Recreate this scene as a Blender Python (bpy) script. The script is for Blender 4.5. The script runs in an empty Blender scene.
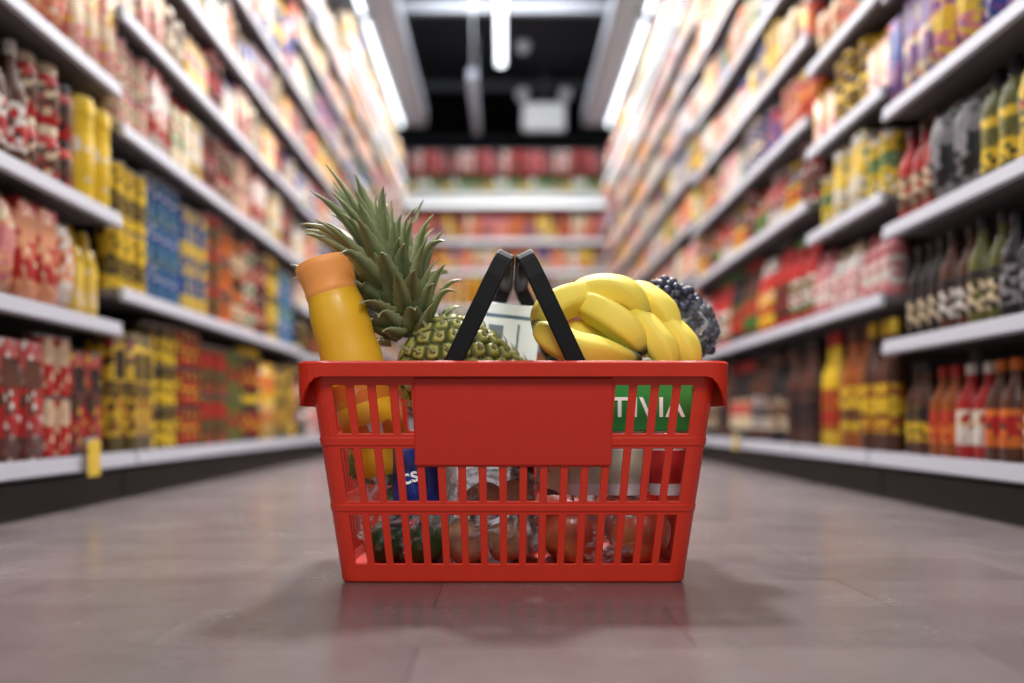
import bpy, bmesh, math, random
from mathutils import Vector, Matrix, kdtree, noise
random.seed(11)
S=bpy.context.scene; COL=S.collection
F=995.56; HX=505.; HY=419.; H=.164
PI=math.pi
def P(px,py,Y): return Vector(((px-HX)/F*Y, Y, H-(py-HY)/F*Y))
try:
    S.view_settings.view_transform='Standard'
except Exception: pass

# ------------------------------------------------------------ materials
def lin(c):
    out=[]
    for v in c[:3]:
        v=v/255.
        out.append(v/12.92 if v<=.04045 else ((v+.055)/1.055)**2.4)
    return (out[0],out[1],out[2],1)
MC={}
def mat(name,c,rough=.5,metal=0,emit=0,noise_amt=0,scale=20,bump=0,spec=None,coat=0,trans=0,sss=0):
    if name in MC: return MC[name]
    m=bpy.data.materials.new(name); m.use_nodes=True; MC[name]=m
    nt=m.node_tree; b=nt.nodes['Principled BSDF']; L=lin(c)
    b.inputs['Base Color'].default_value=L; b.inputs['Roughness'].default_value=rough; b.inputs['Metallic'].default_value=metal
    if spec is not None: b.inputs['Specular IOR Level'].default_value=spec
    if coat: b.inputs['Coat Weight'].default_value=coat
    if trans: b.inputs['Transmission Weight'].default_value=trans
    if sss:
        b.inputs['Subsurface Weight'].default_value=sss; b.inputs['Subsurface Radius'].default_value=(.01,.006,.003)
    if emit:
        b.inputs['Emission Color'].default_value=L; b.inputs['Emission Strength'].default_value=emit
    tc=nt.nodes.new('ShaderNodeTexCoord'); n=nt.nodes.new('ShaderNodeTexNoise'); n.inputs['Scale'].default_value=scale; n.inputs['Detail'].default_value=4
    nt.links.new(tc.outputs['Object'],n.inputs['Vector'])
    mx=nt.nodes.new('ShaderNodeMix'); mx.data_type='RGBA'; a=max(noise_amt,.04)
    mx.inputs['A'].default_value=tuple(min(1,v*(1+a)) for v in L[:3])+(1,); mx.inputs['B'].default_value=tuple(v*(1-a) for v in L[:3])+(1,)
    nt.links.new(n.outputs['Fac'],mx.inputs['Factor']); nt.links.new(mx.outputs['Result'],b.inputs['Base Color'])
    if bump:
        bp=nt.nodes.new('ShaderNodeBump'); bp.inputs['Strength'].default_value=bump; bp.inputs['Distance'].default_value=.004
        nt.links.new(n.outputs['Fac'],bp.inputs['Height']); nt.links.new(bp.outputs['Normal'],b.inputs['Normal'])
    return m
PAL=dict(red=(178,34,32),yellow=(226,188,44),orange=(214,112,40),blue=(40,70,148),green=(66,110,48),pink=(206,122,126),white=(222,216,208),
 cream=(214,194,160),brown=(88,52,38),black=(32,27,32),purple=(104,66,134),amber=(160,84,28),olive=(98,98,46),teal=(52,118,128),peach=(220,150,110),grey=(140,138,142))
def pack(a,b,c,vs=(72,72,84)):
    key='pack_%s_%s_%s'%(a,b,c)
    if key in MC: return MC[key]
    m=bpy.data.materials.new(key); m.use_nodes=True; MC[key]=m
    nt=m.node_tree; p=nt.nodes['Principled BSDF']; p.inputs['Roughness'].default_value=.4
    tc=nt.nodes.new('ShaderNodeTexCoord'); mp=nt.nodes.new('ShaderNodeMapping'); mp.inputs['Scale'].default_value=vs
    mp.inputs['Location'].default_value=(len(a)*.9,len(b)*1.3,len(c)*.7)
    v=nt.nodes.new('ShaderNodeTexVoronoi'); v.inputs['Scale'].default_value=1.0
    sx=nt.nodes.new('ShaderNodeSeparateColor'); r=nt.nodes.new('ShaderNodeValToRGB'); r.color_ramp.interpolation='CONSTANT'
    e=r.color_ramp.elements; e[0].position=0; e[0].color=lin(PAL[a]); e[1].position=.6; e[1].color=lin(PAL[b]); x=e.new(.85); x.color=lin(PAL[c])
    sz=nt.nodes.new('ShaderNodeSeparateXYZ'); mu=nt.nodes.new('ShaderNodeMath'); mu.operation='MULTIPLY_ADD'; mu.inputs[1].default_value=8.5; mu.inputs[2].default_value=(len(a)*.17+len(c)*.23)
    fr=nt.nodes.new('ShaderNodeMath'); fr.operation='FRACT'; gt=nt.nodes.new('ShaderNodeMath'); gt.operation='GREATER_THAN'; gt.inputs[1].default_value=.7
    ml=nt.nodes.new('ShaderNodeMath'); ml.operation='MULTIPLY'; ml.inputs[1].default_value=.8
    mx=nt.nodes.new('ShaderNodeMix'); mx.data_type='RGBA'; mx.inputs['B'].default_value=lin(PAL[b])
    for s,d in ((tc.outputs['Object'],mp.inputs['Vector']),(mp.outputs['Vector'],v.inputs['Vector']),(v.outputs['Color'],sx.inputs['Color']),(sx.outputs[0],r.inputs['Fac']),
        (tc.outputs['Object'],sz.inputs[0]),(sz.outputs['Z'],mu.inputs[0]),(mu.outputs[0],fr.inputs[0]),(fr.outputs[0],gt.inputs[0]),(gt.outputs[0],ml.inputs[0]),(ml.outputs[0],mx.inputs['Factor']),
        (r.outputs['Color'],mx.inputs['A']),(mx.outputs['Result'],p.inputs['Base Color'])): nt.links.new(s,d)
    return m
def plain(c): return mat('plastic_'+c,PAL[c],.35)
M_red=mat('basket_red',(216,48,24),.4,noise_amt=.05,scale=60,coat=.1)
M_red2=mat('plate_red',(206,42,26),.5,noise_amt=.05,scale=80,bump=.03)
M_blk=mat('handle_black',(14,14,16),.6,spec=.22)
M_shelf=mat('shelf_grey',(100,95,97),.6)
M_rail=mat('rail_grey_white',(176,176,186),.5)
M_back=mat('back_panel_dark',(46,40,42),.8)
M_kick=mat('kick_dark',(34,30,32),.6)
M_dark=mat('ceiling_black',(38,41,48),.8)
M_tube=mat('tube_glow',(240,248,255),.4,emit=3.6)
M_strip=mat('strip_glow',(240,248,255),.4,emit=1.8)
M_white=mat('canopy_white',(180,183,192),.5)
M_glowb=mat('end_rail_white',(216,220,228),.5)
M_head=mat('header_glow',(246,248,250),.5,emit=.4)
def floor_mat():
    m=bpy.data.materials.new('floor_tiles'); m.use_nodes=True; nt=m.node_tree; p=nt.nodes['Principled BSDF']
    tc=nt.nodes.new('ShaderNodeTexCoord'); mp=nt.nodes.new('ShaderNodeMapping'); mp.inputs['Location'].default_value=(.262,.032,0)
    b=nt.nodes.new('ShaderNodeTexBrick'); b.inputs['Scale'].default_value=1; b.inputs['Brick Width'].default_value=.40; b.inputs['Row Height'].default_value=.15
    b.inputs['Mortar Size'].default_value=.0010; b.inputs['Mortar Smooth'].default_value=.3
    b.inputs['Color1'].default_value=lin((118,108,108)); b.inputs['Color2'].default_value=lin((106,97,98)); b.inputs['Mortar'].default_value=lin((82,74,75))
    n=nt.nodes.new('ShaderNodeTexNoise'); n.inputs['Scale'].default_value=8; n.inputs['Detail'].default_value=9; n.inputs['Roughness'].default_value=.7
    mx=nt.nodes.new('ShaderNodeMix'); mx.data_type='RGBA'; mx.blend_type='MULTIPLY'; mx.inputs['Factor'].default_value=.7
    rr=nt.nodes.new('ShaderNodeValToRGB'); rr.color_ramp.elements[0].position=.3; rr.color_ramp.elements[0].color=(.7,.68,.68,1); rr.color_ramp.elements[1].position=.7; rr.color_ramp.elements[1].color=(1.08,1.06,1.05,1)
    mr=nt.nodes.new('ShaderNodeMapRange'); mr.inputs['To Min'].default_value=.16; mr.inputs['To Max'].default_value=.34
    L=nt.links.new
    L(tc.outputs['Object'],mp.inputs['Vector']); L(mp.outputs['Vector'],b.inputs['Vector']); L(tc.outputs['Object'],n.inputs['Vector'])
    L(n.outputs['Fac'],rr.inputs['Fac']); L(b.outputs['Color'],mx.inputs['A']); L(rr.outputs['Color'],mx.inputs['B']); L(mx.outputs['Result'],p.inputs['Base Color'])
    L(n.outputs['Fac'],mr.inputs['Value']); L(mr.outputs['Result'],p.inputs['Roughness'])
    bp=nt.nodes.new('ShaderNodeBump'); bp.inputs['Strength'].default_value=.1; bp.inputs['Distance'].default_value=.002
    iv=nt.nodes.new('ShaderNodeMath'); iv.operation='SUBTRACT'; iv.inputs[0].default_value=1; L(b.outputs['Fac'],iv.inputs[1]); L(iv.outputs[0],bp.inputs['Height']); L(bp.outputs['Normal'],p.inputs['Normal'])
    return m
def film_mat(name,lo,hi,mxv):
    m=bpy.data.materials.new(name); m.use_nodes=True; nt=m.node_tree; nt.nodes.clear()
    o=nt.nodes.new('ShaderNodeOutputMaterial'); mix=nt.nodes.new('ShaderNodeMixShader'); t=nt.nodes.new('ShaderNodeBsdfTransparent'); g=nt.nodes.new('ShaderNodeBsdfPrincipled')
    g.inputs['Base Color'].default_value=(.8,.82,.85,1); g.inputs['Roughness'].default_value=.12
    tc=nt.nodes.new('ShaderNodeTexCoord'); n=nt.nodes.new('ShaderNodeTexNoise'); n.inputs['Scale'].default_value=34; n.inputs['Detail'].default_value=5; n.inputs['Distortion'].default_value=2.2
    r=nt.nodes.new('ShaderNodeValToRGB'); r.color_ramp.elements[0].position=lo; r.color_ramp.elements[0].color=(.08,.08,.08,1); r.color_ramp.elements[1].position=hi; r.color_ramp.elements[1].color=(mxv,mxv,mxv,1)
    L=nt.links.new; L(tc.outputs['Object'],n.inputs['Vector']); L(n.outputs['Fac'],r.inputs['Fac']); L(r.outputs['Color'],mix.inputs['Fac']); L(t.outputs[0],mix.inputs[1]); L(g.outputs[0],mix.inputs[2]); L(mix.outputs[0],o.inputs['Surface'])
    bp=nt.nodes.new('ShaderNodeBump'); bp.inputs['Strength'].default_value=.9; bp.inputs['Distance'].default_value=.006; L(n.outputs['Fac'],bp.inputs['Height']); L(bp.outputs['Normal'],g.inputs['Normal'])
    return m
M_film=film_mat('clear_film',.48,.64,.65); M_film2=film_mat('thin_film',.52,.66,.6)
def attr_mat(name,stops,rough=.5,coat=0,bump=0,nscale=60,namt=.12):
    m=bpy.data.materials.new(name); m.use_nodes=True; nt=m.node_tree; p=nt.nodes['Principled BSDF']; p.inputs['Roughness'].default_value=rough; p.inputs['Coat Weight'].default_value=coat
    a=nt.nodes.new('ShaderNodeAttribute'); a.attribute_name='t'; tc=nt.nodes.new('ShaderNodeTexCoord')
    n=nt.nodes.new('ShaderNodeTexNoise'); n.inputs['Scale'].default_value=nscale; n.inputs['Detail'].default_value=5
    mm=nt.nodes.new('ShaderNodeMath'); mm.operation='MULTIPLY_ADD'; mm.inputs[1].default_value=namt; mm.inputs[2].default_value=-namt/2
    ad=nt.nodes.new('ShaderNodeMath'); ad.operation='ADD'; r=nt.nodes.new('ShaderNodeValToRGB')
    e=r.color_ramp.elements
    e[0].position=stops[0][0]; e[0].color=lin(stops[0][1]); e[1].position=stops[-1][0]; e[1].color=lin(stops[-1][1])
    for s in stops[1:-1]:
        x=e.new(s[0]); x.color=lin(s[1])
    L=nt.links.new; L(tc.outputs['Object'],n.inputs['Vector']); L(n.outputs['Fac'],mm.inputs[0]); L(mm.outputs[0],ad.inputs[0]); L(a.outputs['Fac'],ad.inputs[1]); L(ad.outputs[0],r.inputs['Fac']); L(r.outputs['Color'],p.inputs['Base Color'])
    if bump:
        bp=nt.nodes.new('ShaderNodeBump'); bp.inputs['Strength'].default_value=bump; bp.inputs['Distance'].default_value=.002; L(n.outputs['Fac'],bp.inputs['Height']); L(bp.outputs['Normal'],p.inputs['Normal'])
    return m
# ------------------------------------------------------------ object helpers
def tag(o,label=None,cat=None,group=None,kind=None):
    if label: o['label']=label
    if cat: o['category']=cat
    if group: o['group']=group
    if kind: o['kind']=kind
    return o
def wloc(o):
    v=Vector((0,0,0))
    while o: v+=o.location; o=o.parent
    return v
def empty(name,loc,label,cat,group=None):
    o=bpy.data.objects.new(name,None); o.location=loc; o.empty_display_size=.05; COL.objects.link(o); return tag(o,label,cat,group)
def mk(name,bm,mats,parent=None,loc=None,smooth=False,bevel=0,solid=0,ang=.6,attr=None):
    """bm is in world coordinates; re-based on the parent or on loc"""
    base=wloc(parent) if parent else (Vector(loc) if loc is not None else Vector((0,0,0)))
    bmesh.ops.translate(bm,verts=bm.verts,vec=-base)
    me=bpy.data.meshes.new(name); bm.to_mesh(me)
    if attr is not None:
        at=me.attributes.new('t','FLOAT','POINT'); at.data.foreach_set('value',attr)
    bm.free()
    for m in (mats if isinstance(mats,(list,tuple)) else [mats]): me.materials.append(m)
    if smooth: me.polygons.foreach_set('use_smooth',[True]*len(me.polygons))
    o=bpy.data.objects.new(name,me); COL.objects.link(o)
    if parent: o.parent=parent
    elif loc is not None: o.location=loc
    if solid:
        s=o.modifiers.new('solid','SOLIDIFY'); s.thickness=solid; s.offset=0
    if bevel:
        b=o.modifiers.new('bevel','BEVEL'); b.width=bevel; b.segments=2; b.limit_method='ANGLE'; b.angle_limit=ang
    return o
def box(bm,lo,hi,mi=0):
    vs=[bm.verts.new((x,y,z)) for z in (lo[2],hi[2]) for y in (lo[1],hi[1]) for x in (lo[0],hi[0])]
    for q in ((0,2,3,1),(4,5,7,6),(0,1,5,4),(2,6,7,3),(0,4,6,2),(1,3,7,5)):
        f=bm.faces.new([vs[i] for i in q]); f.material_index=mi
    return vs
def B(lo,hi):
    bm=bmesh.new(); box(bm,lo,hi); return bm
def lathe(bm,prof,segs=16,mi=0,M=None):
    rings=[]
    for r,z in prof:
        if r<1e-6: rings.append([bm.verts.new((0,0,z))])
        else: rings.append([bm.verts.new((r*math.cos(2*PI*k/segs),r*math.sin(2*PI*k/segs),z)) for k in range(segs)])
    for a,b in zip(rings,rings[1:]):
        for k in range(segs):
            k2=(k+1)%segs
            if len(a)==1 and len(b)==1: continue
            if len(a)==1: f=bm.faces.new((a[0],b[k2],b[k]))
            elif len(b)==1: f=bm.faces.new((a[k],a[k2],b[0]))
            else: f=bm.faces.new((a[k],a[k2],b[k2],b[k]))
            f.material_index=mi
    if M is not None:
        bmesh.ops.transform(bm,matrix=M,verts=[v for r in rings for v in r])
    return rings
def tube(bm,pts,rad,segs=10,cap=True,lobes=0):
    n=len(pts); rings=[]; up=None
    for i in range(n):
        t=(pts[min(i+1,n-1)]-pts[max(i-1,0)]).normalized()
        if up is None:
            up=t.orthogonal().normalized()
        up=(up-t*up.dot(t)).normalized(); s=t.cross(up)
        r=rad(i/(n-1)) if callable(rad) else rad
        rings.append([bm.verts.new(pts[i]+(up*math.cos(2*PI*k/segs)+s*math.sin(2*PI*k/segs))*r*(1+(lobes and .13*(.6-abs(math.cos(2.5*2*PI*k/segs)))))) for k in range(segs)])
    for a,b in zip(rings,rings[1:]):
        for k in range(segs): bm.faces.new((a[k],a[(k+1)%segs],b[(k+1)%segs],b[k]))
    if cap:
        bm.faces.new(list(reversed(rings[0]))); bm.faces.new(rings[-1])
    return rings
def catmull(pts,n=24):
    P_=[pts[0]*2-pts[1]]+list(pts)+[pts[-1]*2-pts[-2]]; out=[]; m=len(pts)-1
    for j in range(n+1):
        u=j/n*m; i=min(int(u),m-1); t=u-i; a,b,c,d=P_[i:i+4]
        out.append(.5*((2*b)+(c-a)*t+(2*a-5*b+4*c-d)*t*t+(3*b-a-3*c+d)*t**3))
    return out
def text(name,body,size,m,parent,loc,align='CENTER',rotz=0,ext=.0004,sp=1.0,tilt=0):
    cu=bpy.data.curves.new(name,'FONT'); cu.body=body; cu.size=size; cu.extrude=ext; cu.align_x=align; cu.offset=size*.014; cu.space_character=sp
    t=bpy.data.objects.new('tmp_text',cu); COL.objects.link(t); bpy.context.view_layer.update()
    me=bpy.data.meshes.new_from_object(t.evaluated_get(bpy.context.evaluated_depsgraph_get())); bpy.data.objects.remove(t)
    me.transform(Matrix.Rotation(rotz,4,'Z')@Matrix.Rotation(PI/2,4,'X')@Matrix.Rotation(tilt,4,'Z')); me.name=name; me.materials.clear(); me.materials.append(m)
    o=bpy.data.objects.new(name,me); COL.objects.link(o); o.parent=parent; o.location=Vector(loc)-wloc(parent); return o
def struct(o): o['kind']='structure'; return o

# ------------------------------------------------------------ setting
struct(mk('floor',B((-4,-1.5,-.05),(4,13,0)),floor_mat()))
struct(mk('ceiling',B((-4,-1.5,3.42),(4,13,3.5)),M_dark))
struct(mk('wall_back',B((-4,13,0),(4,13.1,3.5)),M_dark))
struct(mk('wall_left',B((-4.1,-1.5,0),(-4,13,3.5)),mat('side_wall',(120,116,118),.8)))
struct(mk('wall_right',B((4,-1.5,0),(4.1,13,3.5)),mat('side_wall',(120,116,118),.8)))
for i,(y,m) in enumerate(((7.75,mat('beam_pale',(140,144,152),.7)),(9.6,mat('beam_grey',(64,68,76),.7)),(11.4,mat('beam_grey',(64,68,76),.7)))):
    struct(mk('trim_%d'%(i+1),B((-3.9,y,3.34),(3.9,y+.08,3.42)),m))

# ------------------------------------------------------------ shelving
XS=.80; XD=.775; DEP=.24
ORD=['bottom','second','third','fourth','fifth','sixth','seventh','eighth','ninth','tenth','eleventh']
def bay_unit(side,y0,y1,ks,which):
    sg=-1 if side=='left' else 1
    u=empty('shelving_unit',(sg*1.0,(y0+y1)/2,0),'%s grey metal shelving bay on the %s of the aisle'%(which,side),'shelf unit','shelving bays along the %s of the aisle'%side)
    def sb(xa,xb): return (min(sg*xa,sg*xb),max(sg*xa,sg*xb))
    a,b=sb(XS+DEP,XS+DEP+.03); mk('back_panel',B((a,y0,0),(b,y1,2.5)),M_back,u)
    a,b=sb(XD+.02,XS+DEP); mk('kick_plate',B((a,y0+.004,0),(b,y1-.004,.058)),M_kick,u)
    for yy in (y0+.004,y1-.02):
        a,b=sb(XS+DEP-.05,XS+DEP); mk('upright',B((a,yy,.06),(b,yy+.016,2.5)),M_shelf,u)
    for i,k in enumerate(ks):
        z=H+k*XS; xf=XD if i==0 else XS+.004
        if i==0: z=H-.092*XD
        a,b=sb(xf,XS+DEP); s=mk('shelf',B((a,y0+.003,z-.016),(b,y1-.003,z)),M_shelf,u)
        bm=bmesh.new(); vs=[]
        prof=[(0,.004),(-.008,.004),(-.012,-.022),(-.004,-.026),(0,-.022)]
        for yy in (y0+.006,y1-.006): vs.append([bm.verts.new((sg*(xf+p[0]),yy,z+p[1])) for p in prof])
        for q in range(len(prof)): bm.faces.new((vs[0][q],vs[0][(q+1)%5],vs[1][(q+1)%5],vs[1][q]))
        bm.faces.new(vs[0]); bm.faces.new(vs[1][::-1]); bmesh.ops.recalc_face_normals(bm,faces=bm.faces)
        mk('price_rail',bm,M_rail,s)
        if z>2.0:
            bm=bmesh.new(); tube(bm,[Vector((sg*(XS+.012),y0+.02,z-.036)),Vector((sg*(XS+.012),y1-.02,z-.036))],.007,10); mk('strip_light',bm,M_strip,s,smooth=True)
    return u
# ------------------------------------------------------------ products
KN={'bottle':'bottle','jar':'glass_jar','can':'food_tin','box':'carton_box','bag':'snack_bag','canister':'canister','flask':'squeeze_bottle','tub':'plastic_tub','gable':'drink_carton'}
KC={'bottle':'bottle','jar':'jar','can':'tin','box':'box','bag':'bag','canister':'canister','flask':'bottle','tub':'tub','gable':'drink carton'}
KW={'bottle':.056,'jar':.060,'can':.062,'box':.070,'bag':.086,'canister':.080,'flask':.062,'tub':.076,'gable':.062}
KH={'bottle':.25,'jar':.12,'can':.11,'box':.20,'bag':.18,'canister':.19,'flask':.19,'tub':.095,'gable':.20}
def parts_of(kind,sch,h):
    c1,c2,c3=sch; w=KW[kind]; r=w/2*.96; out=[]; n=14
    def L(p): bm=bmesh.new(); lathe(bm,p,n); return bm
    if kind=='bottle':
        out=[('body',L([(0,0),(r*.9,0),(r,.008),(r,h*.56),(r*.9,h*.64),(r*.42,h*.78),(r*.36,h*.9),(0,h*.9)]),plain(c1)),
             ('label',L([(r*1.02,h*.14),(r*1.03,h*.15),(r*1.03,h*.5),(r*1.02,h*.51)]),pack(c2,c3,c1)),
             ('cap',L([(0,h*.885),(r*.44,h*.885),(r*.44,h*.985),(r*.38,h),(0,h)]),plain(c3))]
    elif kind=='flask':
        out=[('body',L([(0,0),(r*.85,0),(r,.01),(r*.92,h*.35),(r,h*.6),(r*.8,h*.75),(r*.45,h*.82),(0,h*.82)]),plain(c1)),
             ('label',L([(r*1.01,h*.12),(r*.965,h*.35),(r*1.02,h*.56),(r*1.0,h*.57)]),pack(c2,c1,c3)),
             ('cap',L([(0,h*.8),(r*.5,h*.8),(r*.46,h*.92),(r*.2,h),(0,h)]),plain(c3))]
    elif kind=='jar':
        out=[('body',L([(0,0),(r*.92,0),(r,.008),(r,h*.74),(r*.82,h*.84),(0,h*.84)]),plain(c1)),
             ('label',L([(r*1.02,h*.14),(r*1.03,h*.15),(r*1.03,h*.66),(r*1.02,h*.67)]),pack(c2,c1,c3)),
             ('lid',L([(0,h*.83),(r*.88,h*.83),(r*.9,h*.97),(r*.84,h),(0,h)]),plain(c3))]
    elif kind=='tub':
        out=[('body',L([(0,0),(r*.78,0),(r*.82,.004),(r*.95,h*.86),(0,h*.86)]),pack(c1,c2,c3)),
             ('lid',L([(0,h*.85),(r,h*.85),(r,h*.97),(r*.94,h),(0,h)]),plain(c2))]
    elif kind=='gable':
        a=w*.46; bm=bmesh.new(); v=[bm.verts.new(p) for p in ((-a,-a,0),(a,-a,0),(a,a,0),(-a,a,0),(-a,-a,h*.78),(a,-a,h*.78),(a,a,h*.78),(-a,a,h*.78),(0,-a,h*.93),(0,a,h*.93),(0,-a,h),(0,a,h))]
        for q in ((3,2,1,0),(0,1,5,4),(1,2,6,5),(2,3,7,6),(3,0,4,7),(4,5,8),(6,7,9),(5,6,9,8),(7,4,8,9)): bm.faces.new([v[i] for i in q])
        bm.faces.new((v[8],v[9],v[11],v[10]))
        out=[('body',bm,pack(c1,c2,c3)),('cap',(lambda b:(lathe(b,[(0,0),(.012,0),(.012,.012),(0,.012)],10,M=Matrix.Translation((-a*.5,0,h*.85))@Matrix.Rotation(-.8,4,'Y')),b)[1])(bmesh.new()),plain(c3))]
    elif kind=='can':
        out=[('body',L([(0,.003),(r*.97,.003),(r*.98,h*.97),(0,h*.97)]),pack(c1,c2,c3)),
             ('rim',L([(r*.9,h*.965),(r,h*.965),(r,h),(r*.95,h),(r*.93,h*.975),(0,h*.975)]),mat('tin_metal',(170,170,175),.35,.9))]
    elif kind=='canister':
        out=[('body',L([(0,0),(r*.94,0),(r*.97,.006),(r*.97,h*.84),(0,h*.84)]),plain(c1)),
             ('label',L([(r*.98,h*.2),(r*.995,h*.21),(r*.995,h*.64),(r*.98,h*.65)]),pack(c1,c2,c3)),
             ('lid',L([(0,h*.83),(r*1.02,h*.83),(r*1.02,h*.96),(r*.95,h),(0,h)]),plain(c2))]
    elif kind=='box':
        d=.06; bm=bmesh.new(); box(bm,(-d/2,-w*.48,0),(d/2,w*.48,h)); bmesh.ops.bevel(bm,geom=bm.edges[:],offset=.002,segments=1,affect='EDGES')
        b2=bmesh.new(); box(b2,(-d/2-.0006,-w*.36,h*.6),(-d/2+.0006,w*.36,h*.84))
        out=[('body',bm,pack(c1,c2,c3)),('label',b2,plain(c2))]
    elif kind=='bag':
        bm=bmesh.new(); N=8; Mz=10; d=.035; g={}
        for s in (-1,1):
            for i in range(N+1):
                for j in range(Mz+1):
                    u=i/N*2-1; v=j/Mz; e=max(0,(1-u**4))*max(0,1-(2*v-1)**6); 
                    if s==1 and (i in(0,N) or j in(0,Mz)): g[s,i,j]=g[-1,i,j]; continue
                    g[s,i,j]=bm.verts.new((s*d*e*(1+.12*math.sin(7*u+9*v)),u*w*.48,v*h))
            for i in range(N):
                for j in range(Mz):
                    q=[g[s,i,j],g[s,i+1,j],g[s,i+1,j+1],g[s,i,j+1]]
                    bm.faces.new(q if s==1 else q[::-1])
        b2=bmesh.new(); box(b2,(-.0015,-w*.48,h*.96),(.0015,w*.48,h*1.01))
        out=[('body',bm,pack(c1,c2,c3)),('seal',b2,plain(c3))]
    return out
PC={}
def product(kind,sch,h,near,loc,rotz,label,group):
    key=(kind,sch,round(h,3),near)
    if key not in PC:
        pts=parts_of(kind,sch,h); res=[]
        if near:
            for nm,bm,m in pts:
                me=bpy.data.meshes.new(KN[kind] if nm=='body' else nm); bm.to_mesh(me); bm.free(); me.materials.append(m)
                if kind not in('box','gable'): me.polygons.foreach_set('use_smooth',[True]*len(me.polygons))
                try: me.set_sharp_from_angle(angle=.9)
                except Exception: pass
                res.append((nm,me))
        else:
            me=bpy.data.meshes.new(KN[kind]); tot=bmesh.new()
            for i,(nm,bm,m) in enumerate(pts):
                for f in bm.faces: f.material_index=i
                t=bpy.data.meshes.new('t'); bm.to_mesh(t); bm.free(); tot.from_mesh(t); bpy.data.meshes.remove(t); me.materials.append(m)
            tot.to_mesh(me); tot.free()
            if kind not in('box','gable'): me.polygons.foreach_set('use_smooth',[True]*len(me.polygons))
            try: me.set_sharp_from_angle(angle=.9)
            except Exception: pass
            res=[('body',me)]
        PC[key]=res
    res=PC[key]
    o=bpy.data.objects.new(KN[kind],res[0][1]); COL.objects.link(o); o.location=loc; o.rotation_euler=(0,0,rotz)
    tag(o,label,KC[kind],group)
    for nm,me in res[1:]:
        c=bpy.data.objects.new(nm,me); COL.objects.link(c); c.parent=o
    return o
def desc(kind,sch):
    a,b,c=sch
    if kind in('bottle','flask'): return '%s %s, %s label, %s cap'%(a,{'bottle':'bottle','flask':'squeeze bottle'}[kind],b,c)
    if kind=='jar': return '%s jar, %s label, %s lid'%(a,b,c)
    if kind=='canister': return '%s canister with %s lid'%(a,b)
    if kind=='can': return '%s tin with %s and %s print'%(a,b,c)
    if kind=='box': return '%s carton with %s panel'%(a,b)
    if kind=='tub': return '%s tub with %s lid'%(a,b)
    if kind=='gable': return '%s drink carton with %s cap'%(a,c)
    return '%s and %s bag'%(a,b)
CNT={}
def fit(kind,gap):
    if kind in('can','jar','tub') or (kind in('box','bag') and gap>.29):
        st=max(1,round((gap-.018)/(KH[kind]*1.02))); h=min((gap-.018)/st,KH[kind]*1.3)
        return st,h
    return 1,min(gap-.018,KH[kind]*1.25)
def fill(side,which,y0,y1,si,z,gap,blocks,ystart=None):
    sg=-1 if side=='left' else 1
    y=(ystart or y0)+.03; bi=0
    while True:
        kind,sch,n=blocks[bi%len(blocks)]; bi+=1
        for alt in ('gable','bag','tub','jar','can','flask'):
            if CNT.get(kind,0)<(240 if kind in('bottle','flask') else 275): break
            kind=alt
        stack,h=fit(kind,gap*random.choice((1,1,.93))); w=KW[kind]
        d=desc(kind,sch); sh=ORD[si]; loc_words='on the %s shelf of the %s %s bay'%(sh,which,side)
        for k in range(n):
            if y+w/2>y1-.02: return
            yc=y+w/2
            x=sg*(XS+.045+random.uniform(-.004,.01))
            near=y<2.7
            for s in range(stack):
                product(kind,sch,h,near,(x,yc,z+s*h+.0005),(0 if sg>0 else PI)+ (random.uniform(-.05,.05)),'%s, %s'%(d,loc_words),'%s %s'%(d.replace(',',''),loc_words))
                CNT[kind]=CNT.get(kind,0)+1
            y+=w*1.03
def rand_blocks(pal,kinds,rng):
    out=[]
    for i in range(16):
        k=rng.choice(kinds); a,b,c=rng.sample(pal,3); out.append((k,(a,b,c),rng.choice((1,2,2,3))))
    return out
soft2=['cream','pink','white','peach','red','yellow','brown','grey','green','blue','orange','white','cream']
warm=['red','brown','orange','amber','yellow','white','black','green','peach','pink','black']
LB=[1.0,2.07,3.88,5.2,6.6,8.1]; RB=[1.0,2.1,2.63,4.25,5.5,6.8,8.1]
WH=['nearest','second','third','fourth','fifth','sixth']
FARK=[-.09,.30,.53,.78,1.06,1.33,1.6,1.87,2.12,2.42]
LK=[[-.09,.245,.525,.86,1.22],[-.09,.34,.77,1.07,1.33,1.6],[-.09,.32,.56,.78,1.06,1.33,1.6,1.87,2.12],FARK,FARK]
RK=[[-.09,.2,.5,.81,1.12],[-.09,.33,.6,.88,1.15,1.4],[-.09,.33,.72,1.0,1.27,1.55,1.85],FARK,FARK,FARK]
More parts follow.
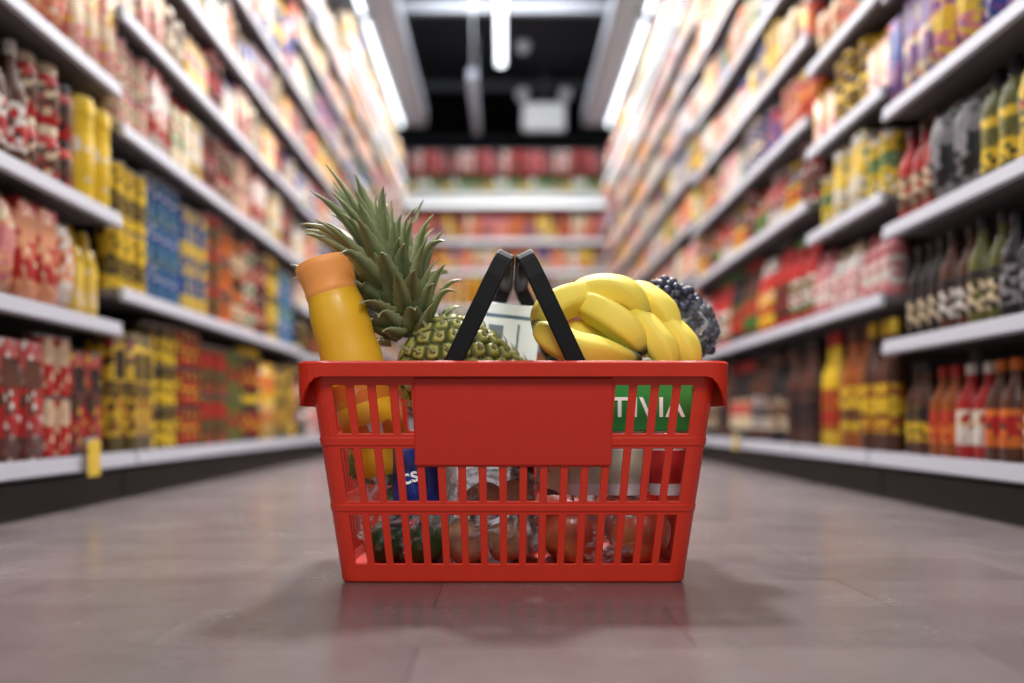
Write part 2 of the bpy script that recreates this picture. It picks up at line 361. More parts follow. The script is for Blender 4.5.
SPEC={
('left',0,0):[('jar',('red','yellow','red'),2),('box',('red','brown','white'),2),('can',('red','cream','red'),2),('box',('red','black','yellow'),3),('jar',('brown','red','yellow'),2)],
('left',0,1):[('bag',('peach','pink','cream'),2),('box',('red','peach','cream'),2),('bag',('peach','white','red'),1),('flask',('yellow','cream','yellow'),3)],
('left',0,2):[('bottle',('yellow','black','black'),2),('bottle',('brown','red','white'),2),('jar',('red','brown','cream'),2),('jar',('red','brown','black'),1),('canister',('yellow','yellow','white'),2)],
('left',0,3):[('bag',('pink','yellow','cream'),2),('bag',('peach','red','white'),2),('box',('pink','cream','yellow'),3)],
('left',1,0):[('box',('yellow','black','red'),3),('can',('yellow','black','brown'),3),('can',('red','brown','yellow'),3),('can',('brown','red','green'),4),('can',('red','green','brown'),3),('jar',('black','red','yellow'),3),('box',('yellow','orange','white'),3)],
('left',1,1):[('can',('yellow','black','yellow'),3),('can',('blue','teal','white'),4),('can',('blue','yellow','teal'),3),('can',('brown','red','green'),2),('can',('orange','brown','white'),2),('jar',('amber','cream','black'),3),('can',('green','red','white'),2),('can',('red','black','cream'),2)],
('left',1,2):[('can',('cream','pink','brown'),3),('box',('red','white','cream'),2),('gable',('green','cream','red'),2),('box',('yellow','white','brown'),2),('tub',('pink','brown','red'),2),('jar',('brown','cream','red'),3)],
('left',1,3):[('gable',('cream','grey','blue'),2),('box',('pink','cream','brown'),2),('bag',('cream','brown','white'),2),('gable',('yellow','pink','white'),3),('tub',('brown','red','grey'),2)],
('right',0,0):[('bottle',('amber','cream','brown'),2),('bottle',('brown','red','orange'),2),('bottle',('red','cream','white'),2),('bottle',('amber','orange','red'),2),('bottle',('brown','yellow','black'),2)],
('right',0,1):[('bottle',('black','grey','black'),3),('bottle',('olive','cream','black'),2),('bottle',('brown','white','black'),2),('bottle',('black','cream','black'),3)],
('right',0,2):[('flask',('yellow','olive','red'),2),('flask',('olive','yellow','black'),2),('bag',('black','grey','grey'),2),('bottle',('red','cream','brown'),3)],
('right',0,3):[('box',('purple','blue','pink'),2),('bag',('blue','purple','white'),1),('bag',('pink','yellow','purple'),2),('box',('cream','purple','orange'),2)],
('right',1,0):[('bottle',('brown','amber','yellow'),3),('bottle',('amber','yellow','brown'),3),('bottle',('yellow','amber','red'),2)],
('right',1,1):[('flask',('pink','white','pink'),3),('flask',('white','pink','cream'),3)],
('right',1,2):[('can',('yellow','green','white'),2),('box',('white','yellow','green'),3)],
('right',1,3):[('gable',('pink','cream','yellow'),2),('tub',('brown','yellow','white'),3)],
('right',2,0):[('bottle',('brown','black','black'),4),('bottle',('black','cream','brown'),4),('bottle',('brown','white','black'),4),('bottle',('black','cream','red'),5)],
('right',2,1):[('bottle',('red','white','green'),4),('bottle',('red','brown','black'),3),('flask',('red','yellow','white'),3),('bottle',('brown','green','red'),4),('bottle',('black','red','green'),3)],
('right',2,2):[('can',('brown','red','white'),2),('bottle',('brown','red','yellow'),3),('bottle',('red','black','white'),3),('bottle',('amber','green','red'),3)],
}
def build_side(side,LBs,Ks):
    rng=random.Random(3 if side=='left' else 8)
    for b in range(len(LBs)-1):
        y0,y1=LBs[b],LBs[b+1]; ks=Ks[b]; bay_unit(side,y0,y1,ks,WH[b])
        for si,k in enumerate(ks):
            z=(H+k*XS) if si else H-.092*XD
            nz=H+ks[si+1]*XS-(.028 if ks[si+1]<2.3 else .055) if si+1<len(ks) else z+.24
            nz=min(nz,2.44)
            if nz-z<.08: continue
            if z> H+ (419/F)*y1+.02: continue
            ys=y0
            if b==0: ys=1.46
            zy=(z-H)*F/419 -.15
            ys=max(ys,zy)
            bl=SPEC.get((side,b,si))
            if bl is None:
                kinds=['box','gable','bag','can','jar','tub'] if (side=='left' or si>2) else ['bottle','flask','jar','box','bottle']
                bl=rand_blocks(soft2 if si>1 else warm,kinds,rng)
            fill(side,WH[b],y0,y1,si,z,nz-z,bl,ys)
build_side('left',LB,LK); build_side('right',RB,RK)

# canopies with tubes
for side,sg in (('left',-1),('right',1)):
    c=empty('light_canopy',(sg*.95,4.6,2.55),'long white light canopy overhanging the %s shelves'%side,'canopy')
    a,b=sorted((sg*.64,sg*1.08)); mk('panel',B((a,1.0,2.56),(b,8.15,2.62)),M_white,c,bevel=.01)
    a,b=sorted((sg*.64,sg*.655)); mk('fascia',B((a,1.0,2.56),(b,8.15,2.70)),mat('fascia_grey',(150,154,165),.5),c)
    for i,(y0,y1) in enumerate(((1.3,3.5),(3.6,5.8),(5.9,8.0))):
        l=empty('tube_light',(sg*.83,(y0+y1)/2,2.5),'glowing white tube light under the %s canopy, %s one from the camera'%(side,('first','second','third')[i]),'light','tube lights under the %s canopy'%side)
        mk('housing',B((sg*.83-.025,y0,2.535),(sg*.83+.025,y1,2.559)),M_white,l)
        bm=bmesh.new(); tube(bm,[Vector((sg*.83,y0+.02,2.522)),Vector((sg*.83,y1-.02,2.522))],.013,12); mk('tube',bm,M_tube,l,smooth=True)
# end display
ez=[.12,.5,.84,1.17,1.50,1.78,2.19]
u=empty('shelving_unit',(0,9.2,0),'tall shelving unit across the far end of the aisle with lit header','shelf unit')
mk('back_panel',B((-1.5,9.36,0),(1.5,9.4,2.7)),mat('end_back',(90,80,82),.7),u); mk('kick_plate',B((-1.5,9.04,0),(1.5,9.36,.1)),M_kick,u)
for x in (-1.5,1.47): mk('upright',B((x,9.02,.1),(x+.03,9.36,2.6)),M_shelf,u)
for i,z in enumerate(ez):
    s=mk('shelf',B((-1.46,9.0,z-.02),(1.46,9.36,z)),M_white,u)
    mk('price_rail',B((-1.46,8.985,z-.03),(1.46,8.999,z+.01)),M_glowb,s)
mk('lit_header',B((-1.46,8.95,2.075),(1.46,8.985,2.13)),M_head,u)
rng=random.Random(5)
def end_row(si,z,h,kind,schs,zname,n=(2,3,3)):
    x=-1.1; bi=0
    while x<1.1:
        sch=schs[bi%len(schs)]; bi+=1
        for k in range(rng.choice(n)):
            if x>1.1: break
            d=desc(kind,sch); product(kind,sch,h,False,(x,9.06,z+.0005),PI/2,'%s, %s of the far end unit'%(d,zname),'%s %s of far end unit'%(d.replace(',',''),zname)); x+=KW[kind]*1.04
end_row(6,2.19,.19,'flask',[('green','white','green'),('olive','cream','green'),('green','yellow','red'),('white','green','green')],'on the top shelf',(1,2))
end_row(6,2.39,.2,'tub',[('red','white','red'),('brown','red','red'),('red','pink','red'),('red','black','white')],'stacked above the top shelf',(1,2))
for i,(z,h,kd) in enumerate(((1.78,.26,'flask'),(1.50,.24,'flask'),(1.17,.28,'tub'),(.84,.28,'tub'),(.5,.28,'flask'))):
    end_row(5-i,z,h,kd,[tuple(rng.sample(['red','orange','yellow','green','amber','red','cream','blue','white','pink','peach','brown'],3)) for _ in range(9)],'on the %s shelf'%ORD[5-i],(1,2))
# ceiling things
l=empty('tube_light',(-.03,6.75,2.78),'glowing tube light hanging over the middle of the aisle','light')
mk('housing',B((-.065,6.2,2.8),(.005,7.35,2.83)),M_white,l,bevel=.004); mk('diffuser',B((-.06,6.21,2.76),(.0,7.34,2.8)),M_tube,l,bevel=.012)
for yy in (6.4,7.15):
    bm=bmesh.new(); tube(bm,[Vector((-.03,yy,2.83)),Vector((-.03,yy,3.42))],.003,6); mk('cable',bm,M_white,l)
l=empty('hanging_sign',(-.26,7.9,2.7),'unlit grey panel hanging edge-on beside the middle tube light','sign')
mk('panel',B((-.27,7.2,2.62),(-.21,8.6,2.70)),mat('unlit',(150,156,172),.5),l,bevel=.006)
for yy in (7.4,8.4):
    bm=bmesh.new(); tube(bm,[Vector((-.24,yy,2.70)),Vector((-.24,yy,3.42))],.003,6); mk('cable',bm,M_white,l)
c=P(544,115,9.3)
l=empty('emergency_light',c,'white twin-lamp emergency light box under the black ceiling','emergency light')
mk('case',B((c.x-.2,9.3,c.z-.14),(c.x+.2,9.38,c.z+.12)),mat('em_white',(190,192,196),.5,emit=.25),l,bevel=.02)
for s in (-1,1):
    bm=bmesh.new(); lathe(bm,[(0,-.05),(.05,-.05),(.065,0),(.06,.05),(0,.06)],16,M=Matrix.Translation((c.x+s*.2,9.32,c.z+.19))@Matrix.Rotation(PI/2,4,'X')); mk('lamp_head',bm,mat('lamp_grey',(170,170,176),.4,emit=.08),l,smooth=True)
    mk('bracket',B((c.x+s*.15-.015,9.33,c.z+.1),(c.x+s*.15+.015,9.36,c.z+.2)),M_kick,l)
mk('mount',B((c.x-.02,9.33,c.z+.1),(c.x+.02,9.36,3.42)),M_kick,l)
bm=bmesh.new(); c=P(523,72,8.6); c.z=3.36; lathe(bm,[(0,-.03),(.04,-.03),(.06,0),(.06,.06),(0,.06)],16,M=Matrix.Translation(c)); o=mk('smoke_detector',bm,mat('lamp_grey',(170,170,176),.4),loc=c,smooth=True); tag(o,'small round grey detector on the ceiling right of the tube light','detector')
def ptag(px,py,sg,label,w=.052,h=.066):
    Y=.757*F/abs(px-HX); c=P(px,py,Y); c.x=sg*.755
    e=empty('price_tag',c,label,'price tag')
    mk('card',B((c.x-.001,c.y-w/2,c.z-h/2),(c.x+.001,c.y+w/2,c.z+h/2)),mat('tag_yellow',(226,190,60),.5),e)
    mk('clip',B((min(c.x,c.x+sg*.012),c.y-.008,c.z+h/2-.01),(max(c.x,c.x+sg*.012),c.y+.008,c.z+h/2+.004)),M_white,e)
ptag(93,458,-1,'yellow price card hanging from the bottom shelf of the nearest left bay')
ptag(736,442,1,'small pale price card on the bottom shelf of the third right bay',.05,.05)

# ------------------------------------------------------------ basket
BX=.008; BY=1.1206; ZT=.2185
a0,b0,a1,b1,R=.1705,.125,.1995,.155,.013
SL=17; per=.118; hw=.036
front=[-1.0]
for k in range(-8,9): front+= [k*per-hw,k*per+hw]
front.append(1.0)
sideF=[-1.0]
ns=5; sper=.158; shw=.05
for k in range(-ns,ns+1): sideF+=[k*sper-shw,k*sper+shw]
sideF.append(1.0)
def ring(a,b,r):
    pts=[]; info=[]
    def arc(cx,cy,s):
        for j in range(1,6):
            an=s+PI/2*j/6; pts.append((cx+r*math.cos(an),cy+r*math.sin(an))); info.append(('c',0))
    for f in front: pts.append((f*(a-r),-b)); info.append(('f',f))
    arc(a-r,-(b-r),-PI/2)
    for f in sideF: pts.append((a,f*(b-r))); info.append(('r',f))
    arc(a-r,b-r,0)
    for f in reversed(front): pts.append((f*(a-r),b)); info.append(('b',f))
    arc(-(a-r),b-r,PI/2)
    for f in reversed(sideF): pts.append((-a,f*(b-r))); info.append(('l',f))
    arc(-(a-r),-(b-r),PI)
    return pts,info
zb=[.002,.020,.069,.083,.117,.135,.150,.197,ZT]
def rp(z):
    t=z/ZT; return ring(a0+(a1-a0)*t,b0+(b1-b0)*t,R+.004*t)
basket=empty('shopping_basket',(BX,BY,0),'red plastic shopping basket with black handles standing on the aisle floor','basket')
bm=bmesh.new(); cols=[]; 
for z in zb:
    pts,info=rp(z); cols.append([bm.verts.new((BX+x,BY+y,z)) for x,y in pts])
N=len(info)
def is_slot(i):
    k1,f1=info[i]; k2,f2=info[(i+1)%N]
    if k1!=k2 or k1=='c': return None
    m=(f1+f2)/2; w=abs(f2-f1)
    if k1 in 'fb':
        k=round(m/per)
        if abs(m-k*per)<.004 and abs(w-2*hw)<.004: return abs(k)
    else:
        k=round(m/sper)
        if abs(m-k*sper)<.004 and abs(w-2*shw)<.004: return 9
    return None
for j in range(len(zb)-1):
    for i in range(N):
        s=is_slot(i)
        if s is not None:
            if j in (1,3): continue
            if j in (4,6) and s>4: continue
        bm.faces.new((cols[j][i],cols[j][(i+1)%N],cols[j+1][(i+1)%N],cols[j+1][i]))
mk('wall',bm,M_red,basket,solid=.0032,bevel=.0009)
for za,zc in ((.0725,.0795),(.138,.146)):
    bm=bmesh.new(); rr=[]
    for z in (za,zc):
        t=z/ZT; pts,_=ring(a0+(a1-a0)*t+.0018,b0+(b1-b0)*t+.0018,R+.004); rr.append([bm.verts.new((BX+x,BY+y,z)) for x,y in pts])
    for i in range(N): bm.faces.new((rr[0][i],rr[0][(i+1)%N],rr[1][(i+1)%N],rr[1][i]))
    mk('rib',bm,M_red,basket,solid=.0015,bevel=.0006)
bm=bmesh.new(); pts,_=ring(a0,b0,R); lo=[bm.verts.new((BX+x,BY+y,0.0)) for x,y in pts]; pts,_=ring(a0+.001,b0+.001,R); hi=[bm.verts.new((BX+x,BY+y,.010)) for x,y in pts]
for i in range(N): bm.faces.new((lo[i],lo[(i+1)%N],hi[(i+1)%N],hi[i]))
bm.faces.new(lo[::-1]); bm.faces.new(hi); mk('base',bm,M_red,basket,bevel=.001)
bm=bmesh.new(); R0,_=ring(a1-.002,b1-.002,R+.002); R1,_=ring(a1+.009,b1+.009,R+.010); R2,_=ring(a1+.0105,b1+.0105,R+.0115); R3,_=ring(a1+.0090,b1+.0090,R+.0105)
layers=[]
def drop(i):
    k,f=info[i]
    if k in 'fb': return .0135
    if k in 'rl': return .042
    x,y=R2[i]; e=min(1,max(0,(abs(x)-(a1-R))/(R+.0095))); return .0135+.0285*(e**2)
for Rr,fz in ((R0,lambda i:ZT-.0005),(R1,lambda i:ZT+.0003),(R2,lambda i:ZT-.001),(R3,lambda i:ZT-drop(i))):
    layers.append([bm.verts.new((BX+Rr[i][0],BY+Rr[i][1],fz(i))) for i in range(N)])
for a,b in zip(layers,layers[1:]):
    for i in range(N): bm.faces.new((a[i],a[(i+1)%N],b[(i+1)%N],b[i]))
mk('rim',bm,M_red,basket,solid=.0026,bevel=.0005,smooth=False)
def wy(z): return BY-(b0+(b1-b0)*z/ZT)
bm=bmesh.new(); zl,zh=.118,.204; vs=[]
for z in (zl,zh):
    for dy in (-.0042,.002):
        vs.append([bm.verts.new((BX+x,wy(z)+dy,z)) for x in (-.0965,.0965)])
(A,Bk,C_,D)=vs
for q in ((A[0],A[1],C_[1],C_[0]),(Bk[1],Bk[0],D[0],D[1]),(A[0],C_[0],D[0],Bk[0]),(A[1],Bk[1],D[1],C_[1]),(A[0],Bk[0],Bk[1],A[1]),(C_[0],C_[1],D[1],D[0])): bm.faces.new(q)
mk('name_plate',bm,M_red2,basket,bevel=.0015)
def handle(x0,xt,zt,which):
    yf,yb=BY-b1+.010,BY+b1-.010
    L0=Vector((x0,0,.198)); T0=Vector((xt,0,zt)); Ld=(T0-L0).normalized(); Nn=Ld.cross(Vector((0,1,0))).normalized()
    path=[]
    def q(s,y): v=L0+(T0-L0)*s; return Vector((v.x,y,v.z))
    path+= [q(0,yf),q(.3,yf+.001),q(.6,yf+.003),q(.82,yf+.006)]
    for j in range(1,6):
        an=PI/2*j/6; path.append(q(.86+.14*math.sin(an),yf+.008+.022*(1-math.cos(an))))
    path.append(q(1,yf+.05)); path.append(q(1,yb-.05))
    for j in range(5,0,-1):
        an=PI/2*j/6; path.append(q(.86+.14*math.sin(an),yb-.008-.022*(1-math.cos(an))))
    path+= [q(.82,yb-.006),q(.6,yb-.003),q(.3,yb-.001),q(0,yb)]
    bm=bmesh.new(); rings=[]
    for i,p in enumerate(path):
        t=(path[min(i+1,len(path)-1)]-path[max(i-1,0)]).normalized(); s=t.cross(Nn).normalized()
        w=.0088; th=.0040
        rings.append([bm.verts.new(p+Nn*a*w+s*b*th) for a,b in ((-1,-1),(1,-1),(1,1),(-1,1))])
    for a,b in zip(rings,rings[1:]):
        for k in range(4): bm.faces.new((a[k],a[(k+1)%4],b[(k+1)%4],b[k]))
    bm.faces.new(rings[0][::-1]); bm.faces.new(rings[-1]); bmesh.ops.recalc_face_normals(bm,faces=bm.faces)
    h=mk('handle',bm,M_blk,basket,bevel=.0014)
    bm=bmesh.new(); tube(bm,[Vector((xt,yf+.045,zt-.001)),Vector((xt,yb-.045,zt-.001))],.0080,14); mk('grip',bm,M_blk,h,smooth=True)
    for yy in (yf-.002,yb+.002):
        bm=bmesh.new(); lathe(bm,[(0,-.006),(.010,-.006),(.010,.006),(0,.006)],16,M=Matrix.Translation((x0,yy,.200))@Matrix.Rotation(PI/2,4,'X')); mk('hinge',bm,M_blk,h)
handle(-.061,.0008,.3285,0); handle(.080,.0197,.3285,1)

# ------------------------------------------------------------ pineapple
C0=P(412,334,1.09); A=Vector((-.74,-.04,.67)).normalized()
U=A.orthogonal().normalized(); V=A.cross(U)
pine=empty('pineapple',C0-A*.165,'ripe pineapple with spiky grey-green crown leaning left out of the basket','pineapple')
Lb=.165; rb=.057
def prad(s):
    return rb*(max(0,1-abs(2*s-1)**3.2))**.5*(1-.08*(s-.5))
cent=[]; nf=180; kd=kdtree.KDTree(nf)
def psurf(s,an,ex=0):
    r=prad(s)+ex; return C0-A*Lb*(1-s)+(U*math.cos(an)+V*math.sin(an))*r
for i in range(nf):
    s=.03+.94*(i+.5)/nf; an=i*2.39996; p=psurf(s,an); cent.append((p,s,an)); kd.insert(p,i)
kd.balance()
bm=bmesh.new(); NS=130; NA=180; att=[]; rows=[]
for j in range(NS+1):
    s=j/NS; row=[]
    for k in range(NA):
        an=2*PI*k/NA; p=psurf(s,an)
        f=kd.find_n(p,2); d1=f[0][2]; d2=f[1][2]; e=min(1,(d2-d1)/.008)
        nz=noise.noise(p*220)*.0009
        p2=psurf(s,an,.0070*(e**.5)-.002+nz-(.0018 if d1<.003 else 0)); row.append(bm.verts.new(p2)); att.append(e*.75+ (.25 if d1<.003 else 0)*-1.8)
    rows.append(row)
for a,b in zip(rows,rows[1:]):
    for k in range(NA): bm.faces.new((a[k],a[(k+1)%NA],b[(k+1)%NA],b[k]))
mk('body',bm,attr_mat('pineapple_skin',[(0,(52,50,28)),(.25,(98,104,44)),(.6,(164,162,76)),(1,(208,196,110))],.55,nscale=140,namt=.45),pine,smooth=True,attr=att)
bm=bmesh.new()
for p,s,an in cent:
    if s>.96: continue
    n=(U*math.cos(an)+V*math.sin(an)); b=p+n*.0045; w=n.cross(A).normalized()*.0034
    v=[bm.verts.new(b-w-A*.003),bm.verts.new(b+w-A*.003),bm.verts.new(b+n*.006+A*.0100),bm.verts.new(b+n*.003-A*.001)]
    bm.faces.new((v[0],v[3],v[2])); bm.faces.new((v[3],v[1],v[2]))
mk('bracts',bm,mat('bract',(160,158,116),.7),pine)
Ac=Vector((-.34,-.04,.94)).normalized(); Uc=Ac.orthogonal().normalized(); Vc=Ac.cross(Uc)
bm=bmesh.new(); att=[]; nl=100; rl=random.Random(21)
for i in range(nl):
    t=i/(nl-1); an=i*2.39996+rl.uniform(-.15,.15)
    rad=(Uc*math.cos(an)+Vc*math.sin(an))
    base=C0-Ac*.006+Ac*(.082*t)+rad*(.022*(1-t)+.004)
    tilt=math.radians(60*(1-t)**.75+5)*rl.uniform(.7,1.2); Ln=(.042+.054*min(1,t*2.2)+.006*max(0,t-.6)/.4)*rl.uniform(.82,1.15)
    if rad.x<-.2 and t>.3: Ln*=1.12
    if rad.x<-.3 and t<=.25: Ln*=.75
    if rad.x>.3: Ln*=.86
    curl=(1.2*(1-t)+.35)*rl.uniform(.2,1.5); W=.0150*(.85+.3*t if t<.5 else 1.0-.3*(t-.5))
    n=16; p=base.copy(); prev=None; tw=rl.uniform(-.8,.8)
    side=Ac.cross(rad).normalized()
    for j in range(n+1):
        s=j/n; th=tilt+curl*s*s*s-.30*math.sin(PI*s)*(1-t)
        d=(Ac*math.cos(th)+rad*math.sin(th)).normalized()
        up=d.cross(side).normalized()
        sd=(side*math.cos(tw*s)+up*math.sin(tw*s)).normalized(); up2=d.cross(sd).normalized()
        w=W*(1-s**1.6)*(.8+.2*min(1,s*5))*(1+(.14 if j%2 else -.05))
        lift=w*.5
        pts=[p-sd*w+up2*lift, p, p+sd*w+up2*lift]
        if (pts[0]-p).dot(Ac*1.0-rad*.6)<0: pts=[p-sd*w-up2*lift,p,p+sd*w-up2*lift]
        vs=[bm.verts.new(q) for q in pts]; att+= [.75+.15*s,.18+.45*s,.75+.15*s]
        if prev:
            bm.faces.new((prev[0],prev[1],vs[1],vs[0])); bm.faces.new((prev[1],prev[2],vs[2],vs[1]))
        prev=vs; p=p+d*Ln/n
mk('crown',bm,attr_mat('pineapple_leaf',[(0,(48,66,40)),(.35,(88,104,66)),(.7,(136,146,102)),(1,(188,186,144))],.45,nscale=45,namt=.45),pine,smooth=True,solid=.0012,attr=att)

# ------------------------------------------------------------ orange bottle
def orient(base,axis):
    z=axis.normalized(); x=Vector((0,1,0)).cross(z).normalized(); y=z.cross(x)
    m=Matrix((x,y,z)).transposed().to_4x4(); m.translation=base; return m
top=P(323,262,1.05); ax=Vector((-.29,.03,.955)).normalized(); Lq=.235; base=top-ax*Lq
jb=empty('juice_bottle',base,'yellow plastic bottle with wide orange cap leaning left beside the pineapple','bottle')
def lp(name,prof,m,par,Mx,seg=32,bev=0):
    bm=bmesh.new(); lathe(bm,prof,seg,M=Mx); o=mk(name,bm,m,par,smooth=True)
    try: o.data.set_sharp_from_angle(angle=.8)
    except Exception: pass
    return o
Mq=orient(base,ax)
lp('body',[(0,0),(.027,0),(.0320,.006),(.0320,.07),(.0305,.09),(.0325,.11),(.0320,.135),(.0300,.148),(.0310,.160),(.0305,.178),(.0285,.190),(.0275,.196),(.0275,.203),(0,.203)],mat('bottle_yellow',(254,192,46),.35,coat=.2,noise_amt=.08,scale=40),jb,Mq)
lp('cap',[(0,.198),(.0272,.198),(.0280,.200),(.0282,.204),(.0276,.206),(.0288,.217),(.0308,.228),(.0304,.2335),(.0280,.236),(0,.236)],mat('cap_orange',(252,164,84),.5,emit=.05),jb,Mq)
lp('label',[(.0323,.03),(.0326,.032),(.0311,.09),(.0323,.102)],pack('yellow','orange','white'),jb,Mq)

# ------------------------------------------------------------ bananas
bn=empty('banana_bunch',P(600,340,1.06),'bunch of yellow bananas piled over the right half of the basket','bananas')
M_ban=attr_mat('banana_skin',[(0,(50,38,26)),(.04,(96,90,40)),(.12,(190,186,74)),(.22,(244,220,84)),(.5,(252,226,92)),(.82,(244,218,84)),(.92,(206,190,80)),(.965,(70,54,34)),(1,(40,32,24))],.62,coat=0,nscale=30,namt=.03)
def banana(pts,r):
    c=catmull([P(*p) for p in pts],34)
    def rad(t):
        if t<.10: return r*(.30+.12*(t/.10))
        if t<.34: return r*(.42+.58*math.sin((t-.10)/.24*PI/2))
        if t<.62: return r
        q=(t-.62)/.38
        return r*max(.22,(1-q**1.9*.82))
    bm=bmesh.new(); rs=tube(bm,c,rad,30,lobes=1)
    att=[]
    for i in range(len(c)): att+= [i/(len(c)-1)]*30
    mk('banana',bm,M_ban,bn,smooth=True,attr=att)
for pts,r in (
 ([(566,308,1.085),(580,296,1.075),(604,290,1.07),(630,297,1.06),(650,322,1.055)],.0170),
 ([(616,300,1.10),(590,298,1.075),(564,302,1.05),(546,314,1.035),(538,338,1.03)],.0178),
 ([(566,300,1.09),(588,306,1.06),(610,317,1.045),(631,333,1.035),(645,354,1.03)],.0172),
 ([(608,298,1.11),(634,294,1.10),(655,305,1.08),(668,320,1.07),(677,344,1.06)],.0160),
 ([(610,304,1.09),(636,321,1.06),(653,337,1.045),(665,355,1.035),(671,380,1.035)],.0168),
 ([(632,306,1.11),(660,323,1.08),(678,338,1.06),(688,355,1.05),(693,378,1.05)],.0158),
 ([(536,322,1.03),(548,334,1.01),(572,348,1.0),(604,354,1.01),(640,360,1.03)],.0168),
 ([(646,334,1.10),(612,338,1.08),(582,336,1.07),(562,340,1.06),(546,356,1.05)],.0165)): banana(pts,r)
bm=bmesh.new(); tube(bm,[P(612,304,1.12),P(604,297,1.135),P(596,295,1.15)],lambda t:.014-.006*t,10); mk('crown_stem',bm,mat('banana_stem',(120,100,50),.7),bn,smooth=True)

# ------------------------------------------------------------ grapes
gc=P(680,318,1.15); gr=empty('grape_bunch',gc-Vector((0,0,.06)),'bunch of small dark blue-black grapes at the right end of the basket','grapes')
rg=random.Random(2); pts=[]
tries=0
while len(pts)<195 and tries<70000:
    tries+=1; v=Vector([rg.uniform(-1,1) for _ in range(3)])
    if not .86<v.length<1.01 or v.y>.5 or v.z<-.85: continue
    p=gc+Vector((v.x*.042,v.y*.034,v.z*.038)); p.z-= (p.x-gc.x)*.5
    if all((p-q).length>.0086 for q in pts): pts.append(p)
pts.sort(key=lambda p:p.y-p.z*.6)
me=bpy.data.meshes.new('berry'); bm=bmesh.new(); bmesh.ops.create_uvsphere(bm,u_segments=14,v_segments=9,radius=.0054); bm.to_mesh(me); bm.free(); me.polygons.foreach_set('use_smooth',[True]*len(me.polygons))
mg=mat('grape_skin',(54,56,78),.4,noise_amt=.35,scale=70,coat=.2); me.materials.append(mg)
for p in pts[:99]:
    o=bpy.data.objects.new('berry',me); COL.objects.link(o); o.parent=gr; o.location=p-gr.location; s=rg.uniform(.92,1.1); o.scale=(s,s,s)
if len(pts)>99:
    bm=bmesh.new()
    for p in pts[99:]: bmesh.ops.create_uvsphere(bm,u_segments=10,v_segments=7,radius=.0054,matrix=Matrix.Translation(p))
    o=mk('berries',bm,mg,gr,smooth=True); o['kind']='stuff'
bm=bmesh.new(); tube(bm,catmull([gc+Vector((0,.01,-.035)),gc+Vector((.004,.01,0)),gc+Vector((-.006,.01,.032))],10),lambda t:.004+.022*math.sin(PI*t),8); mk('stem',bm,mat('grape_stem_filler',(30,28,34),.8),gr,smooth=True)  # stem swollen into a dark filler added inside the bunch, behind the berries

# ------------------------------------------------------------ cartons & others
def carton(name,lo,hi,m,label,cat,rot=0,stripe=None,flap=True):
    c=Vector(((lo[0]+hi[0])/2,(lo[1]+hi[1])/2,lo[2])); e=empty(name,c,label,cat)
    bm=B(lo,hi); Mr=Matrix.Translation(c)@Matrix.Rotation(rot,4,'Y')@Matrix.Translation(-c)
    bmesh.ops.transform(bm,matrix=Mr,verts=bm.verts); mk('body',bm,m,e,bevel=.0015)
    if stripe:
        for (u0,u1,v0,v1,sm,nm) in stripe:
            x0=lo[0]+(hi[0]-lo[0])*u0; x1=lo[0]+(hi[0]-lo[0])*u1; z0=lo[2]+(hi[2]-lo[2])*v0; z1=lo[2]+(hi[2]-lo[2])*v1
            bm=B((x0,lo[1]-.0006,z0),(x1,lo[1]+.0006,z1)); bmesh.ops.transform(bm,matrix=Mr,verts=bm.verts); mk(nm,bm,sm,e)
    return e
Mw=mat('carton_white',(244,247,252),.45); Mw_glow=mat('carton_white_glow',(240,246,255),.45,emit=.3); Mbl=mat('print_blue',(130,156,204),.5); Mgy=mat('print_grey',(150,166,196),.5)  # tilted carton's white has a glow put in to lift it out of shade
carton('milk_carton',(-.056,1.165,.0125),(.012,1.215,.300),Mw_glow,'wide white carton tilted to the right behind the handles','carton',.11,[(.05,.95,.94,.955,Mbl,'print_band'),(.12,.38,.80,.91,Mgy,'print_panel'),(.62,.66,.78,.92,Mgy,'print_line')])
carton('milk_carton',(-.108,1.185,.0105),(-.062,1.225,.288),Mw,'shorter white carton beside the pineapple, left of the tilted white carton','carton',.06,[(.1,.5,.86,.94,mat('print_green',(120,170,150),.5),'print_panel'),(.55,.9,.88,.93,Mgy,'print_line')])
carton('chocolate_box',(.006,1.150,.0105),(.034,1.160,.232),mat('choc',(70,40,30),.5),'narrow dark brown box in front of the tilted white carton','box',0,[(.1,.9,.7,.9,mat('choc2',(120,80,50),.5),'print_panel')])
carton('pasta_box',(.036,1.02,.086),(.057,1.14,.206),pack('cream','brown','white'),'cream and brown box wedged between pineapple and yogurt pack','box')
carton('white_box',(.100,1.165,.086),(.182,1.235,.235),Mw,'white box under the grapes at the back right','box',0,[(.1,.9,.5,.8,Mbl,'print_panel')])
yo=empty('yogurt_pack',(.125,1.06,.086),'green-sleeved pack of white yogurt cups seen through the right slots','yogurt pack')
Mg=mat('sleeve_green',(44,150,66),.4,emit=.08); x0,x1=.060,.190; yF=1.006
mk('sleeve',B((x0,yF,.152),(x1,yF+.095,.207)),Mg,yo,bevel=.002)
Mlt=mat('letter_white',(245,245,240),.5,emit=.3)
for ch,px in (('A',584),('C',601.5),('T',619.5),('I',635),('V',648),('I',661),('A',675)):
    text('letter',ch,.0280,Mlt,yo,((px-HX)/F*yF,yF-.0012,.1665),'CENTER')
